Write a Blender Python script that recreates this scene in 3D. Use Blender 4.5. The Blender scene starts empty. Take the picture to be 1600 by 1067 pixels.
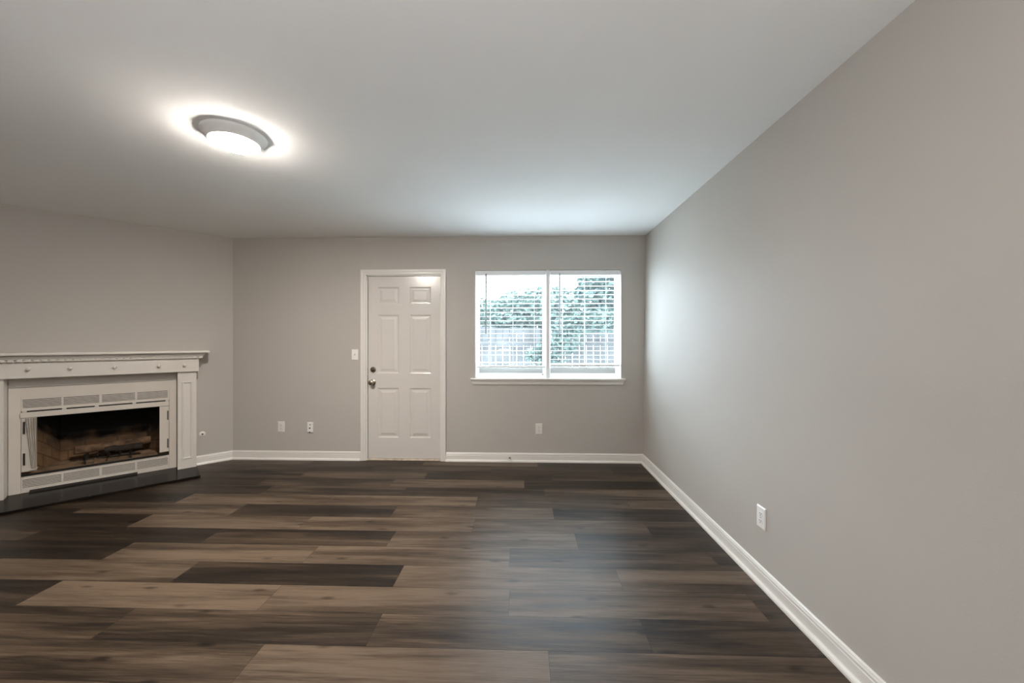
import bpy, bmesh, math, random
from mathutils import Vector, Matrix

random.seed(7)
S = bpy.context.scene
COL = S.collection
PI = math.pi

# ------------------------------------------------------------------ camera
FOC = 595.0 / 1600.0 * 36.0
YAW = math.atan(18 / 595.0)
cd = bpy.data.cameras.new('camera')
cd.sensor_fit = 'HORIZONTAL'
cd.sensor_width = 36.0
cd.lens = FOC
cd.clip_start = 0.02
cam = bpy.data.objects.new('camera', cd)
COL.objects.link(cam)
cam.location = (0, 0, 1.30)
cam.rotation_euler = (PI / 2, 0, YAW)
S.camera = cam

# ------------------------------------------------------------------ world, exposure
SKY_LOW, SKY_HIGH = 19.0, 27.0   # overcast sky: dim at the horizon, bright overhead
SUN = 8.0
LAMP = 460.0
UPLIGHT = 78.0
w = bpy.data.worlds.new('overcast_sky')
S.world = w
w.use_nodes = True
bg = w.node_tree.nodes['Background']
bg.inputs[0].default_value = (0.735, 0.855, 1.0, 1)
_tc = w.node_tree.nodes.new('ShaderNodeTexCoord')
_sx = w.node_tree.nodes.new('ShaderNodeSeparateXYZ')
_mr = w.node_tree.nodes.new('ShaderNodeMapRange')
_mr.interpolation_type = 'SMOOTHSTEP'
_mr.inputs['From Min'].default_value = 0.12
_mr.inputs['From Max'].default_value = 0.60
_mr.inputs['To Min'].default_value = SKY_LOW
_mr.inputs['To Max'].default_value = SKY_HIGH
w.node_tree.links.new(_tc.outputs['Generated'], _sx.inputs[0])
w.node_tree.links.new(_sx.outputs['Z'], _mr.inputs['Value'])
w.node_tree.links.new(_mr.outputs['Result'], bg.inputs[1])
S.view_settings.view_transform = 'Standard'
S.view_settings.look = 'None'
S.view_settings.exposure = 0.22
S.view_settings.gamma = 1.0
S.view_settings.use_curve_mapping = False
S.cycles.use_denoising = True
S.cycles.max_bounces = 12
S.cycles.diffuse_bounces = 8
S.cycles.transparent_max_bounces = 24
S.cycles.sample_clamp_indirect = 25.0
S.cycles.use_adaptive_sampling = False
S.cycles.caustics_reflective = False
S.cycles.caustics_refractive = False
# a sampling portal in the window opening (gives no light of its own, it only guides the sky sampling)
pl = bpy.data.lights.new('window_portal', 'AREA')
pl.shape = 'RECTANGLE'
pl.size = 1.56
pl.size_y = 1.16
pl.cycles.is_portal = True
po = bpy.data.objects.new('window_portal', pl)
COL.objects.link(po)
po.location = (0.262, 4.27, 1.485)
po.rotation_euler = (-PI / 2, 0, 0)

# high hazy sun from beyond the yard: it falls on the bounce slab and on the tops of the blind slats
sd_ = bpy.data.lights.new('sun', 'SUN')
sd_.energy = SUN
sd_.angle = math.radians(8)
sd_.color = (0.90, 0.945, 1.0)
so = bpy.data.objects.new('sun', sd_)
COL.objects.link(so)
so.location = (-2, 10, 12)
so.rotation_euler = Vector((0.14, -0.42, -0.90)).to_track_quat('-Z', 'Y').to_euler()
# added upward fill light behind the viewpoint, brightens the ceiling; no lamp there
ul = bpy.data.lights.new('ceiling_fill_light', 'AREA')
ul.shape = 'DISK'
ul.size = 0.4
ul.energy = UPLIGHT
ul.color = (1.0, 0.99, 0.985)
uo = bpy.data.objects.new('ceiling_fill_light', ul)
COL.objects.link(uo)
uo.location = (-0.45, -1.15, 1.10)
uo.rotation_euler = (PI, 0, 0)

# ------------------------------------------------------------------ room numbers (metres)
D = 4.12           # far wall
H = 2.44           # ceiling
XR0, XR1 = 1.278, 1.309   # right wall foot / head (it leans a little)
XL = -3.216        # corner between far wall and fireplace wall
ULEN = 1.975       # length of the diagonal fireplace wall
YB = -3.6          # wall behind the viewer
O = Vector((XL, D, 0))
UV_ = Vector((-1, -1, 0)) / math.sqrt(2)
NV_ = Vector((1, -1, 0)) / math.sqrt(2)
LX, LY = (O + UV_ * ULEN).x, (O + UV_ * ULEN).y


def xr(z): return XR0 + (XR1 - XR0) * z / H
def FAR(a, b, c): return Vector((a, D - b, c))
def RIGHT(a, b, c): return Vector((xr(c) - b, a, c))
def DIAG(a, b, c): return O + UV_ * a + NV_ * b + Vector((0, 0, c))
def LEFT(a, b, c): return Vector((LX + b, a, c))
def BACK(a, b, c): return Vector((a, YB + b, c))
def ID(a, b, c): return Vector((a, b, c))


# ------------------------------------------------------------------ materials
def ramp(nt, stops):
    r = nt.nodes.new('ShaderNodeValToRGB')
    e = r.color_ramp.elements
    while len(e) < len(stops): e.new(0.5)
    for k, (p, c) in enumerate(stops):
        e[k].position = p
        e[k].color = (c[0], c[1], c[2], 1)
    return r


def pmat(name, col, rough=0.5, metal=0.0, var=0.03, scale=6.0, bump=0.0, bscale=180.0, spec=0.5):
    """painted / plain surface: base colour with faint noise, optional fine bump"""
    m = bpy.data.materials.new(name)
    m.use_nodes = True
    nt = m.node_tree
    b = nt.nodes['Principled BSDF']
    b.inputs['Roughness'].default_value = rough
    b.inputs['Metallic'].default_value = metal
    b.inputs['Specular IOR Level'].default_value = spec
    tc = nt.nodes.new('ShaderNodeTexCoord')
    n = nt.nodes.new('ShaderNodeTexNoise')
    n.inputs['Scale'].default_value = scale
    n.inputs['Detail'].default_value = 4
    nt.links.new(tc.outputs['Object'], n.inputs['Vector'])
    lo = [max(0, c * (1 - var)) for c in col]
    hi = [min(1, c * (1 + var)) for c in col]
    r = ramp(nt, [(0.3, lo), (0.7, hi)])
    nt.links.new(n.outputs['Fac'], r.inputs['Fac'])
    nt.links.new(r.outputs['Color'], b.inputs['Base Color'])
    if bump:
        n2 = nt.nodes.new('ShaderNodeTexNoise')
        n2.inputs['Scale'].default_value = bscale
        n2.inputs['Detail'].default_value = 2
        nt.links.new(tc.outputs['Object'], n2.inputs['Vector'])
        bp = nt.nodes.new('ShaderNodeBump')
        bp.inputs['Strength'].default_value = bump
        bp.inputs['Distance'].default_value = 0.002
        nt.links.new(n2.outputs['Fac'], bp.inputs['Height'])
        nt.links.new(bp.outputs['Normal'], b.inputs['Normal'])
    return m


M = {}
M['wall'] = pmat('greige_wall_paint', (0.50, 0.468, 0.432), 0.6, var=0.012, scale=2, bump=0.12, bscale=220, spec=0.3)
M['ceiling'] = pmat('white_ceiling_paint', (0.89, 0.89, 0.88), 0.85, var=0.01, scale=2, bump=0.1, bscale=150, spec=0.2)
M['trim'] = pmat('white_trim_paint', (0.76, 0.73, 0.69), 0.32, var=0.015, scale=5)
M['door'] = pmat('white_door_paint', (0.675, 0.64, 0.60), 0.22, var=0.012, scale=4, bump=0.05, bscale=60)
M['mantel'] = pmat('white_mantel_paint', (0.71, 0.67, 0.615), 0.4, var=0.02, scale=5)
M['insert'] = pmat('almond_enamel_metal', (0.69, 0.635, 0.57), 0.38, var=0.025, scale=7)
M['vinyl'] = pmat('white_window_vinyl', (0.86, 0.87, 0.87), 0.35, var=0.01)
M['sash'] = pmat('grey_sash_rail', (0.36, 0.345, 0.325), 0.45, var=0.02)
M['blind'] = pmat('white_blind_slats', (0.86, 0.87, 0.87), 0.4, var=0.01)
M['plastic'] = pmat('white_plastic', (0.80, 0.77, 0.72), 0.35, var=0.01)
M['plastic_cool'] = pmat('bright_white_plastic', (0.84, 0.82, 0.80), 0.35, var=0.01)
M['dark'] = pmat('dark_recess', (0.02, 0.017, 0.015), 0.7, var=0.2)
M['slot'] = pmat('outlet_slot', (0.10, 0.09, 0.08), 0.6, var=0.1)
M['slotline'] = pmat('vent_slot_shadow', (0.04, 0.032, 0.026), 0.7, var=0.1)
M['black'] = pmat('black_metal', (0.012, 0.011, 0.010), 0.45, var=0.2)
M['iron'] = pmat('sooty_iron', (0.02, 0.016, 0.013), 0.7, var=0.3, scale=20)
M['hinge'] = pmat('black_hinge', (0.02, 0.018, 0.016), 0.5, var=0.1)
M['nickel'] = pmat('aged_nickel', (0.46, 0.40, 0.31), 0.25, metal=1.0, var=0.08, scale=30)
M['steel'] = pmat('spring_steel', (0.35, 0.33, 0.30), 0.35, metal=1.0, var=0.05)
M['mesh'] = None
M['rim'] = pmat('white_lamp_rim', (0.90, 0.89, 0.87), 0.35, var=0.01)
M['wand'] = pmat('grey_clear_wand', (0.24, 0.25, 0.26), 0.25, var=0.05)
M['cord'] = pmat('white_cord', (0.85, 0.86, 0.86), 0.6, var=0.02)
M['threshold'] = pmat('worn_threshold', (0.66, 0.56, 0.46), 0.45, var=0.25, scale=14)
M['siding'] = pmat('exterior_siding', (0.55, 0.53, 0.50), 0.7, var=0.05)


def emis(name, col, st):
    m = bpy.data.materials.new(name)
    m.use_nodes = True
    nt = m.node_tree
    nt.nodes.clear()
    o = nt.nodes.new('ShaderNodeOutputMaterial')
    e = nt.nodes.new('ShaderNodeEmission')
    e.inputs[0].default_value = (*col, 1)
    e.inputs[1].default_value = st
    nt.links.new(e.outputs[0], o.inputs[0])
    return m


LAMPCOL = (1.0, 0.92, 0.835)
M['lens'] = emis('lit_lens', LAMPCOL, LAMP)


def glass_mat():
    m = bpy.data.materials.new('hazed_window_glass')
    m.use_nodes = True
    nt = m.node_tree
    nt.nodes.clear()
    o = nt.nodes.new('ShaderNodeOutputMaterial')
    t = nt.nodes.new('ShaderNodeBsdfTransparent')
    t.inputs[0].default_value = (0.95, 0.98, 0.97, 1)
    tl = nt.nodes.new('ShaderNodeBsdfTranslucent')  # faint milky haze, put in to wash out the view beyond
    tl.inputs[0].default_value = (0.9, 0.95, 0.95, 1)
    g = nt.nodes.new('ShaderNodeBsdfGlossy')
    g.inputs['Roughness'].default_value = 0.02
    n = nt.nodes.new('ShaderNodeTexNoise')
    n.inputs['Scale'].default_value = 9
    tc = nt.nodes.new('ShaderNodeTexCoord')
    nt.links.new(tc.outputs['Object'], n.inputs['Vector'])
    mr = nt.nodes.new('ShaderNodeMapRange')
    mr.inputs['To Min'].default_value = 0.004
    mr.inputs['To Max'].default_value = 0.008
    nt.links.new(n.outputs['Fac'], mr.inputs['Value'])
    m1 = nt.nodes.new('ShaderNodeMixShader')
    nt.links.new(mr.outputs['Result'], m1.inputs[0])
    nt.links.new(t.outputs[0], m1.inputs[1])
    nt.links.new(tl.outputs[0], m1.inputs[2])
    fr = nt.nodes.new('ShaderNodeFresnel')
    fr.inputs[0].default_value = 1.45
    m2 = nt.nodes.new('ShaderNodeMixShader')
    ge = nt.nodes.new('ShaderNodeNewGeometry')
    fm = nt.nodes.new('ShaderNodeMath'); fm.operation = 'MULTIPLY'   # reflect at the outer skin only
    inv = nt.nodes.new('ShaderNodeMath'); inv.operation = 'SUBTRACT'; inv.inputs[0].default_value = 1.0
    nt.links.new(ge.outputs['Backfacing'], inv.inputs[1])
    nt.links.new(fr.outputs[0], fm.inputs[0]); nt.links.new(inv.outputs[0], fm.inputs[1])
    nt.links.new(fm.outputs[0], m2.inputs[0])
    nt.links.new(m1.outputs[0], m2.inputs[1])
    nt.links.new(g.outputs[0], m2.inputs[2])
    nt.links.new(m2.outputs[0], o.inputs[0])
    return m


M['glass'] = glass_mat()


def plank_mat():
    m = bpy.data.materials.new('grey_brown_vinyl_plank')
    m.use_nodes = True
    nt = m.node_tree
    N, Lk = nt.nodes, nt.links
    b = N['Principled BSDF']
    at = N.new('ShaderNodeAttribute'); at.attribute_name = 'tone'
    rd = N.new('ShaderNodeAttribute'); rd.attribute_name = 'seed'
    uv = N.new('ShaderNodeUVMap')
    geo = N.new('ShaderNodeNewGeometry')
    # per-plank shifted coordinates
    cmb = N.new('ShaderNodeCombineXYZ')
    mul = N.new('ShaderNodeMath'); mul.operation = 'MULTIPLY'; mul.inputs[1].default_value = 37.0
    Lk.new(rd.outputs['Fac'], mul.inputs[0])
    Lk.new(mul.outputs[0], cmb.inputs[0]); Lk.new(mul.outputs[0], cmb.inputs[2])
    add = N.new('ShaderNodeVectorMath'); add.operation = 'ADD'
    Lk.new(geo.outputs['Position'], add.inputs[0]); Lk.new(cmb.outputs[0], add.inputs[1])

    def noise(sx, sy, detail=4, rough=0.55, dist=0.0):
        mp = N.new('ShaderNodeMapping')
        mp.inputs['Scale'].default_value = (sx, sy, 1)
        Lk.new(add.outputs[0], mp.inputs['Vector'])
        n = N.new('ShaderNodeTexNoise')
        n.inputs['Scale'].default_value = 1
        n.inputs['Detail'].default_value = detail
        n.inputs['Roughness'].default_value = rough
        n.inputs['Distortion'].default_value = dist
        Lk.new(mp.outputs[0], n.inputs['Vector'])
        return n

    def math_(op, a, bb):
        x = N.new('ShaderNodeMath'); x.operation = op
        if op == 'MULTIPLY_ADD': x.inputs[2].default_value = 0.11
        for k, v in enumerate((a, bb)):
            if isinstance(v, (int, float)): x.inputs[k].default_value = v
            else: Lk.new(v, x.inputs[k])
        return x.outputs[0]

    broad = noise(0.8, 9.5, 3, 0.5, 0.8)
    mid = noise(2.2, 45, 5, 0.6, 0.4)
    fine = noise(7, 230, 4, 0.6)
    t = math_('ADD', math_('MULTIPLY_ADD', at.outputs['Fac'], 0.92), math_('MULTIPLY', math_('SUBTRACT', broad.outputs['Fac'], 0.5), 1.5))
    t = math_('ADD', t, math_('MULTIPLY', math_('SUBTRACT', mid.outputs['Fac'], 0.5), 0.75))
    t = math_('ADD', t, math_('MULTIPLY', math_('SUBTRACT', fine.outputs['Fac'], 0.5), 0.75))
    r = ramp(nt, [(0.0, (0.0060, 0.0034, 0.0019)), (0.30, (0.0195, 0.0120, 0.0070)), (0.62, (0.057, 0.0380, 0.0238)), (1.0, (0.128, 0.0900, 0.0610))])
    Lk.new(t, r.inputs['Fac'])
    # small knots
    mk = N.new('ShaderNodeMapping'); mk.inputs['Scale'].default_value = (1.5, 4.2, 1)
    Lk.new(add.outputs[0], mk.inputs['Vector'])
    vo = N.new('ShaderNodeTexVoronoi'); vo.inputs['Scale'].default_value = 1.0
    vo.voronoi_dimensions = '2D'
    Lk.new(mk.outputs[0], vo.inputs['Vector'])
    kn_ = N.new('ShaderNodeMapRange')
    kn_.inputs['From Min'].default_value = 0.012; kn_.inputs['From Max'].default_value = 0.07
    kn_.inputs['To Min'].default_value = -0.35; kn_.inputs['To Max'].default_value = 0.0
    Lk.new(vo.outputs['Distance'], kn_.inputs['Value'])
    t = math_('ADD', t, kn_.outputs['Result'])
    Lk.new(t, r.inputs['Fac'])
    # seams from the plank's own 0..1 coordinates
    sep = N.new('ShaderNodeSeparateXYZ'); Lk.new(uv.outputs['UV'], sep.inputs[0])

    def edge(o, wd):
        d = math_('MINIMUM', o, math_('SUBTRACT', 1.0, o))
        return math_('LESS_THAN', d, wd)
    sm = math_('MAXIMUM', edge(sep.outputs[0], 0.0009), edge(sep.outputs[1], 0.0075))
    mx = N.new('ShaderNodeMixRGB'); mx.blend_type = 'MIX'
    Lk.new(math_('MULTIPLY', sm, 0.8), mx.inputs[0])
    Lk.new(r.outputs['Color'], mx.inputs[1])
    mx.inputs[2].default_value = (0.006, 0.0045, 0.0035, 1)
    Lk.new(mx.outputs[0], b.inputs['Base Color'])
    mr = N.new('ShaderNodeMapRange')
    mr.inputs['To Min'].default_value = 0.30
    mr.inputs['To Max'].default_value = 0.50
    Lk.new(mid.outputs['Fac'], mr.inputs['Value'])
    Lk.new(mr.outputs['Result'], b.inputs['Roughness'])
    b.inputs['Specular IOR Level'].default_value = 0.22
    bp = N.new('ShaderNodeBump')
    bp.inputs['Strength'].default_value = 0.5
    bp.inputs['Distance'].default_value = 0.0016
    hh = math_('SUBTRACT', math_('ADD', math_('MULTIPLY', fine.outputs['Fac'], 0.6), math_('MULTIPLY', mid.outputs['Fac'], 0.8)), math_('MULTIPLY', sm, 1.0))
    Lk.new(hh, bp.inputs['Height'])
    Lk.new(bp.outputs['Normal'], b.inputs['Normal'])
    return m


M['plank'] = plank_mat()


def firebrick_mat():
    """buff refractory panel, brick pattern, soot clinging to the upper back"""
    m = bpy.data.materials.new('sooty_refractory_brick')
    m.use_nodes = True
    nt = m.node_tree
    N, Lk = nt.nodes, nt.links
    b = N['Principled BSDF']
    b.inputs['Roughness'].default_value = 0.9
    uv = N.new('ShaderNodeUVMap')
    br = N.new('ShaderNodeTexBrick')
    br.inputs['Scale'].default_value = 1.0
    br.inputs['Color1'].default_value = (0.25, 0.142, 0.07, 1)
    br.inputs['Color2'].default_value = (0.17, 0.094, 0.045, 1)
    br.inputs['Mortar'].default_value = (0.14, 0.08, 0.04, 1)
    br.inputs['Mortar Size'].default_value = 0.006
    br.inputs['Brick Width'].default_value = 0.22
    br.inputs['Row Height'].default_value = 0.09
    Lk.new(uv.outputs[0], br.inputs['Vector'])
    sep = N.new('ShaderNodeSeparateXYZ'); Lk.new(uv.outputs[0], sep.inputs[0])
    n = N.new('ShaderNodeTexNoise'); n.inputs['Scale'].default_value = 7; n.inputs['Detail'].default_value = 5
    Lk.new(uv.outputs[0], n.inputs['Vector'])
    a = N.new('ShaderNodeMath'); a.operation = 'MULTIPLY_ADD'
    Lk.new(n.outputs['Fac'], a.inputs[0]); a.inputs[1].default_value = 0.42
    Lk.new(sep.outputs[1], a.inputs[2])
    r = ramp(nt, [(0.22, (0, 0, 0)), (0.46, (1, 1, 1))])
    Lk.new(a.outputs[0], r.inputs[0])
    mx = N.new('ShaderNodeMixRGB')
    Lk.new(r.outputs[0], mx.inputs[0])
    Lk.new(br.outputs['Color'], mx.inputs[1])
    mx.inputs[2].default_value = (0.006, 0.005, 0.0045, 1)
    Lk.new(mx.outputs[0], b.inputs['Base Color'])
    return m


M['firebrick'] = firebrick_mat()
M['ash'] = pmat('brown_ash', (0.26, 0.17, 0.10), 0.95, var=0.5, scale=9, bump=0.6, bscale=40)
M['soot'] = pmat('black_soot', (0.008, 0.007, 0.006), 0.9, var=0.3)
M['log'] = pmat('charred_log', (0.17, 0.10, 0.055), 0.9, var=0.7, scale=14, bump=0.8, bscale=50)
M['char'] = pmat('burnt_wood', (0.03, 0.02, 0.014), 0.9, var=0.5, scale=20, bump=0.8, bscale=60)


def hearth_mat():
    m = bpy.data.materials.new('glossy_dark_slate_tile')
    m.use_nodes = True
    nt = m.node_tree
    b = nt.nodes['Principled BSDF']
    tc = nt.nodes.new('ShaderNodeTexCoord')
    n = nt.nodes.new('ShaderNodeTexNoise'); n.inputs['Scale'].default_value = 5; n.inputs['Detail'].default_value = 6
    nt.links.new(tc.outputs['Object'], n.inputs['Vector'])
    r = ramp(nt, [(0.3, (0.008, 0.0064, 0.005)), (0.7, (0.016, 0.0128, 0.010))])
    nt.links.new(n.outputs['Fac'], r.inputs[0])
    nt.links.new(r.outputs[0], b.inputs['Base Color'])
    b.inputs['Roughness'].default_value = 0.2
    b.inputs['Specular IOR Level'].default_value = 0.05
    return m


M['hearth'] = hearth_mat()


def screen_mat():
    m = bpy.data.materials.new('grey_mesh_curtain')
    m.use_nodes = True
    nt = m.node_tree
    b = nt.nodes['Principled BSDF']
    tc = nt.nodes.new('ShaderNodeTexCoord')
    wv = nt.nodes.new('ShaderNodeTexWave'); wv.inputs['Scale'].default_value = 60; wv.inputs['Distortion'].default_value = 1.0
    nt.links.new(tc.outputs['Object'], wv.inputs['Vector'])
    r = ramp(nt, [(0.2, (0.36, 0.32, 0.28)), (0.8, (0.46, 0.415, 0.365))])
    nt.links.new(wv.outputs['Fac'], r.inputs[0])
    nt.links.new(r.outputs[0], b.inputs['Base Color'])
    b.inputs['Roughness'].default_value = 0.5
    return m


M['mesh'] = screen_mat()


def leaf_mat(name, a, c):
    m = bpy.data.materials.new(name)
    m.use_nodes = True
    nt = m.node_tree
    b = nt.nodes['Principled BSDF']
    g = nt.nodes.new('ShaderNodeTexCoord')
    n = nt.nodes.new('ShaderNodeTexNoise'); n.inputs['Scale'].default_value = 3.5; n.inputs['Detail'].default_value = 3
    nt.links.new(g.outputs['Object'], n.inputs['Vector'])
    r = ramp(nt, [(0.35, a), (0.65, c)])
    nt.links.new(n.outputs['Fac'], r.inputs[0])
    nt.links.new(r.outputs[0], b.inputs['Base Color'])
    b.inputs['Roughness'].default_value = 0.6
    b.inputs['Specular IOR Level'].default_value = 0.08
    return m


M['leaf_tree'] = leaf_mat('green_tree_leaves', (0.030, 0.052, 0.046), (0.075, 0.108, 0.096))
M['leaf_shrub'] = leaf_mat('pale_green_shrub_leaves', (0.046, 0.076, 0.066), (0.11, 0.148, 0.13))
M['leaf_vine'] = leaf_mat('ivy_leaves', (0.032, 0.056, 0.049), (0.078, 0.112, 0.099))
M['bark'] = pmat('grey_bark', (0.03, 0.026, 0.022), 0.9, var=0.3, scale=12)
M['fence'] = pmat('weathered_grey_fence_boards', (0.064, 0.065, 0.066), 0.9, var=0.3, scale=3, spec=0.05)
M['bounce_slab'] = pmat('pale_bounce_slab', (0.68, 0.69, 0.70), 0.85, var=0.08, scale=3)
M['ground'] = pmat('grassy_ground', (0.16, 0.18, 0.10), 0.95, var=0.4, scale=2)


# ------------------------------------------------------------------ mesh builder
class MB:
    def __init__(self): self.bm = bmesh.new()

    def face(self, pts):
        return self.bm.faces.new([self.bm.verts.new(p) for p in pts])

    def box(self, a0, a1, b0, b1, c0, c1, xf=ID, bev=0.0):
        v = [self.bm.verts.new(xf(a, b, c)) for a in (a0, a1) for b in (b0, b1) for c in (c0, c1)]
        fs = [self.bm.faces.new([v[i] for i in q]) for q in ((0, 1, 3, 2), (4, 6, 7, 5), (0, 4, 5, 1), (2, 3, 7, 6), (0, 2, 6, 4), (1, 5, 7, 3))]
        bmesh.ops.recalc_face_normals(self.bm, faces=fs)
        if bev:
            es = list({e for f in fs for e in f.edges})
            bmesh.ops.bevel(self.bm, geom=es, offset=bev, segments=2, profile=0.5, affect='EDGES')
        return self

    def prism(self, prof, a0, a1, xf=ID):
        """profile of (b, c) points swept along a"""
        v0 = [self.bm.verts.new(xf(a0, b, c)) for b, c in prof]
        v1 = [self.bm.verts.new(xf(a1, b, c)) for b, c in prof]
        n = len(prof)
        fs = [self.bm.faces.new((v0[i], v0[(i + 1) % n], v1[(i + 1) % n], v1[i])) for i in range(n)]
        fs.append(self.bm.faces.new(v0[::-1])); fs.append(self.bm.faces.new(v1))
        bmesh.ops.recalc_face_normals(self.bm, faces=fs)
        return self

    def loft(self, rings, cap=True):
        """list of rings of world points"""
        vr = [[self.bm.verts.new(p) for p in r] for r in rings]
        n = len(vr[0]); fs = []
        for r0, r1 in zip(vr, vr[1:]):
            for i in range(n):
                fs.append(self.bm.faces.new((r0[i], r0[(i + 1) % n], r1[(i + 1) % n], r1[i])))
        if cap:
            fs.append(self.bm.faces.new(vr[0][::-1])); fs.append(self.bm.faces.new(vr[-1]))
        bmesh.ops.recalc_face_normals(self.bm, faces=fs)
        return self

    def lathe(self, prof, a, c, xf=ID, seg=28, axis='b'):
        """profile of (radius, distance) turned about the wall's normal (axis b) or about z (axis c)"""
        rings = []
        for r, d in prof:
            r = max(r, 1e-4)
            ring = []
            for k in range(seg):
                t = 2 * PI * k / seg
                if axis == 'b': ring.append(xf(a + r * math.cos(t), d, c + r * math.sin(t)))
                else: ring.append(xf(a + r * math.cos(t), c + r * math.sin(t), d))
            rings.append(ring)
        return self.loft(rings)

    def tube(self, path, r, seg=8):
        pts = [Vector(p) for p in path]
        rings = []
        for i, p in enumerate(pts):
            d = (pts[min(i + 1, len(pts) - 1)] - pts[max(i - 1, 0)]).normalized()
            up = Vector((0, 0, 1)) if abs(d.z) < 0.9 else Vector((1, 0, 0))
            x = d.cross(up).normalized(); y = d.cross(x).normalized()
            rr = r[i] if isinstance(r, (list, tuple)) else r
            rings.append([p + x * rr * math.cos(2 * PI * k / seg) + y * rr * math.sin(2 * PI * k / seg) for k in range(seg)])
        return self.loft(rings)

    def panelled(self, xs, zs, panels, steps, b, xf):
        """front face cut by xs / zs; cells listed in panels get nested mouldings given as (inset, depth) steps"""
        fs = []
        for i in range(len(xs) - 1):
            for j in range(len(zs) - 1):
                x0, x1, z0, z1 = xs[i], xs[i + 1], zs[j], zs[j + 1]
                prev = [self.bm.verts.new(xf(x, b, z)) for x, z in ((x0, z0), (x1, z0), (x1, z1), (x0, z1))]
                if (i, j) in panels:
                    for ins, dep in steps:
                        cur = [self.bm.verts.new(xf(x, b + dep, z)) for x, z in ((x0 + ins, z0 + ins), (x1 - ins, z0 + ins), (x1 - ins, z1 - ins), (x0 + ins, z1 - ins))]
                        for k in range(4):
                            fs.append(self.bm.faces.new((prev[k], prev[(k + 1) % 4], cur[(k + 1) % 4], cur[k])))
                        prev = cur
                fs.append(self.bm.faces.new(prev))
        return self

    def build(self, name, mat, parent=None, smooth=False, base=True, weld=True):
        bm = self.bm
        if weld: bmesh.ops.remove_doubles(bm, verts=bm.verts, dist=1e-5)
        me = bpy.data.meshes.new(name)
        o = bpy.data.objects.new(name, me)
        COL.objects.link(o)
        if parent is not None:
            o.parent = parent
            off = world_loc(parent)
        elif base:
            xs = [v.co for v in bm.verts]
            lo = Vector((min(p.x for p in xs), min(p.y for p in xs), min(p.z for p in xs)))
            hi = Vector((max(p.x for p in xs), max(p.y for p in xs), max(p.z for p in xs)))
            off = Vector(((lo.x + hi.x) / 2, (lo.y + hi.y) / 2, lo.z))
            o.location = off
        else:
            off = Vector((0, 0, 0))
        bmesh.ops.translate(bm, verts=bm.verts, vec=-off)
        bm.to_mesh(me); bm.free()
        me.materials.append(mat)
        if smooth:
            for p in me.polygons: p.use_smooth = True
            try:
                me.set_sharp_from_angle(angle=math.radians(38))
            except Exception:
                pass
        return o


def world_loc(o):
    p = Vector((0, 0, 0))
    while o is not None:
        p += o.location
        o = o.parent
    return p


def root(name, label, cat, loc, group=None):
    o = bpy.data.objects.new(name, None)
    o.empty_display_size = 0.05
    COL.objects.link(o)
    o.location = loc
    o['label'] = label; o['category'] = cat
    if group: o['group'] = group
    return o


def tag(o, label, cat, group=None):
    o['label'] = label; o['category'] = cat
    if group: o['group'] = group
    return o


def struct(o, label=None):
    o['kind'] = 'structure'
    if label: o['label'] = label
    return o


# ================================================================== SETTING
# ---- floor: one quad per plank, joints where the photograph has them
W_P, L_P, Y0 = 0.1965, 1.216, 0.032
ROWS = {  # row: (a joint's x, tones from index k0 on, k0)
    4: (-0.9, [.4, .6, .3, .5], -2), 5: (-0.3, [.5, .3, .6, .4], -2),
    6: (-1.576, [.35, .72, .3, .55, .5], -2),
    7: (-1.112, [.25, .42, .86, .66, .55], -2),
    8: (-0.674, [.3, .38, .5, .36, .4], -2),
    9: (-1.288, [.2, .84, .78, .68, .5], -2),
    10: (-0.693, [.70, .22, .74, .62, .5], -2),
    11: (-1.299, [.10, .70, .74, .45, .5], -2),
    12: (-0.872, [.4, .15, .34, .72, .36, .4], -3),
    13: (-1.569, [.10, .74, .68, .60, .36], -2),
    14: (-0.991, [.64, .26, .62, .24, .4], -2),
    15: (-0.380, [.2, .64, .74, .36, .52], -3),
    16: (-1.035, [.22, .36, .22, .66, .4], -2),
    17: (-1.208, [.2, .30, .74, .20, .3], -2),
    18: (-0.944, [.3, .46, .28, .38, .3], -2),
    19: (-0.325, [.4, .2, .24, .4, .2], -3),
    20: (-1.067, [.48, .28, .60, .24, .3], -2),
}
bm = bmesh.new()
uvl = bm.loops.layers.uv.new('UVMap')
tl_ = bm.faces.layers.float.new('tone')
sl_ = bm.faces.layers.float.new('seed')
FX0, FX1, FY0, FY1 = LX - 0.1, XR1 + 0.08, YB - 0.1, D + 0.05
rr = random.Random(3)
for r in range(-19, 22):
    y0, y1 = max(Y0 + r * W_P, FY0), min(Y0 + (r + 1) * W_P, FY1)
    if y1 <= y0: continue
    x0j, tones, k0 = ROWS.get(r, (rr.uniform(-1.2, 0), [rr.uniform(.2, .75) for _ in range(6)], -3))
    for k in range(-4, 4):
        a0, a1 = x0j + k * L_P, x0j + (k + 1) * L_P
        c0, c1 = max(a0, FX0), min(a1, FX1)
        if c1 - c0 < 1e-4: continue
        t = tones[k - k0] if 0 <= k - k0 < len(tones) else rr.uniform(.2, .7)
        f = bm.faces.new([bm.verts.new(p) for p in ((c0, y0, 0), (c1, y0, 0), (c1, y1, 0), (c0, y1, 0))])
        f[tl_] = t; f[sl_] = rr.random()
        for lp in f.loops:
            lp[uvl].uv = ((lp.vert.co.x - a0) / L_P, (lp.vert.co.y - (Y0 + r * W_P)) / W_P)
# slab under the planks
fmb = MB(); fmb.bm = bm
n0 = len(bm.faces)
fmb.box(FX0, FX1, FY0, FY1, -0.12, -0.002)
bm.faces.ensure_lookup_table()
for f in bm.faces[n0:]: f[tl_] = 0.3
fl = fmb.build('floor', M['plank'], base=False, weld=False)
struct(fl, 'dark grey-brown wood plank floor')

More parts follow.
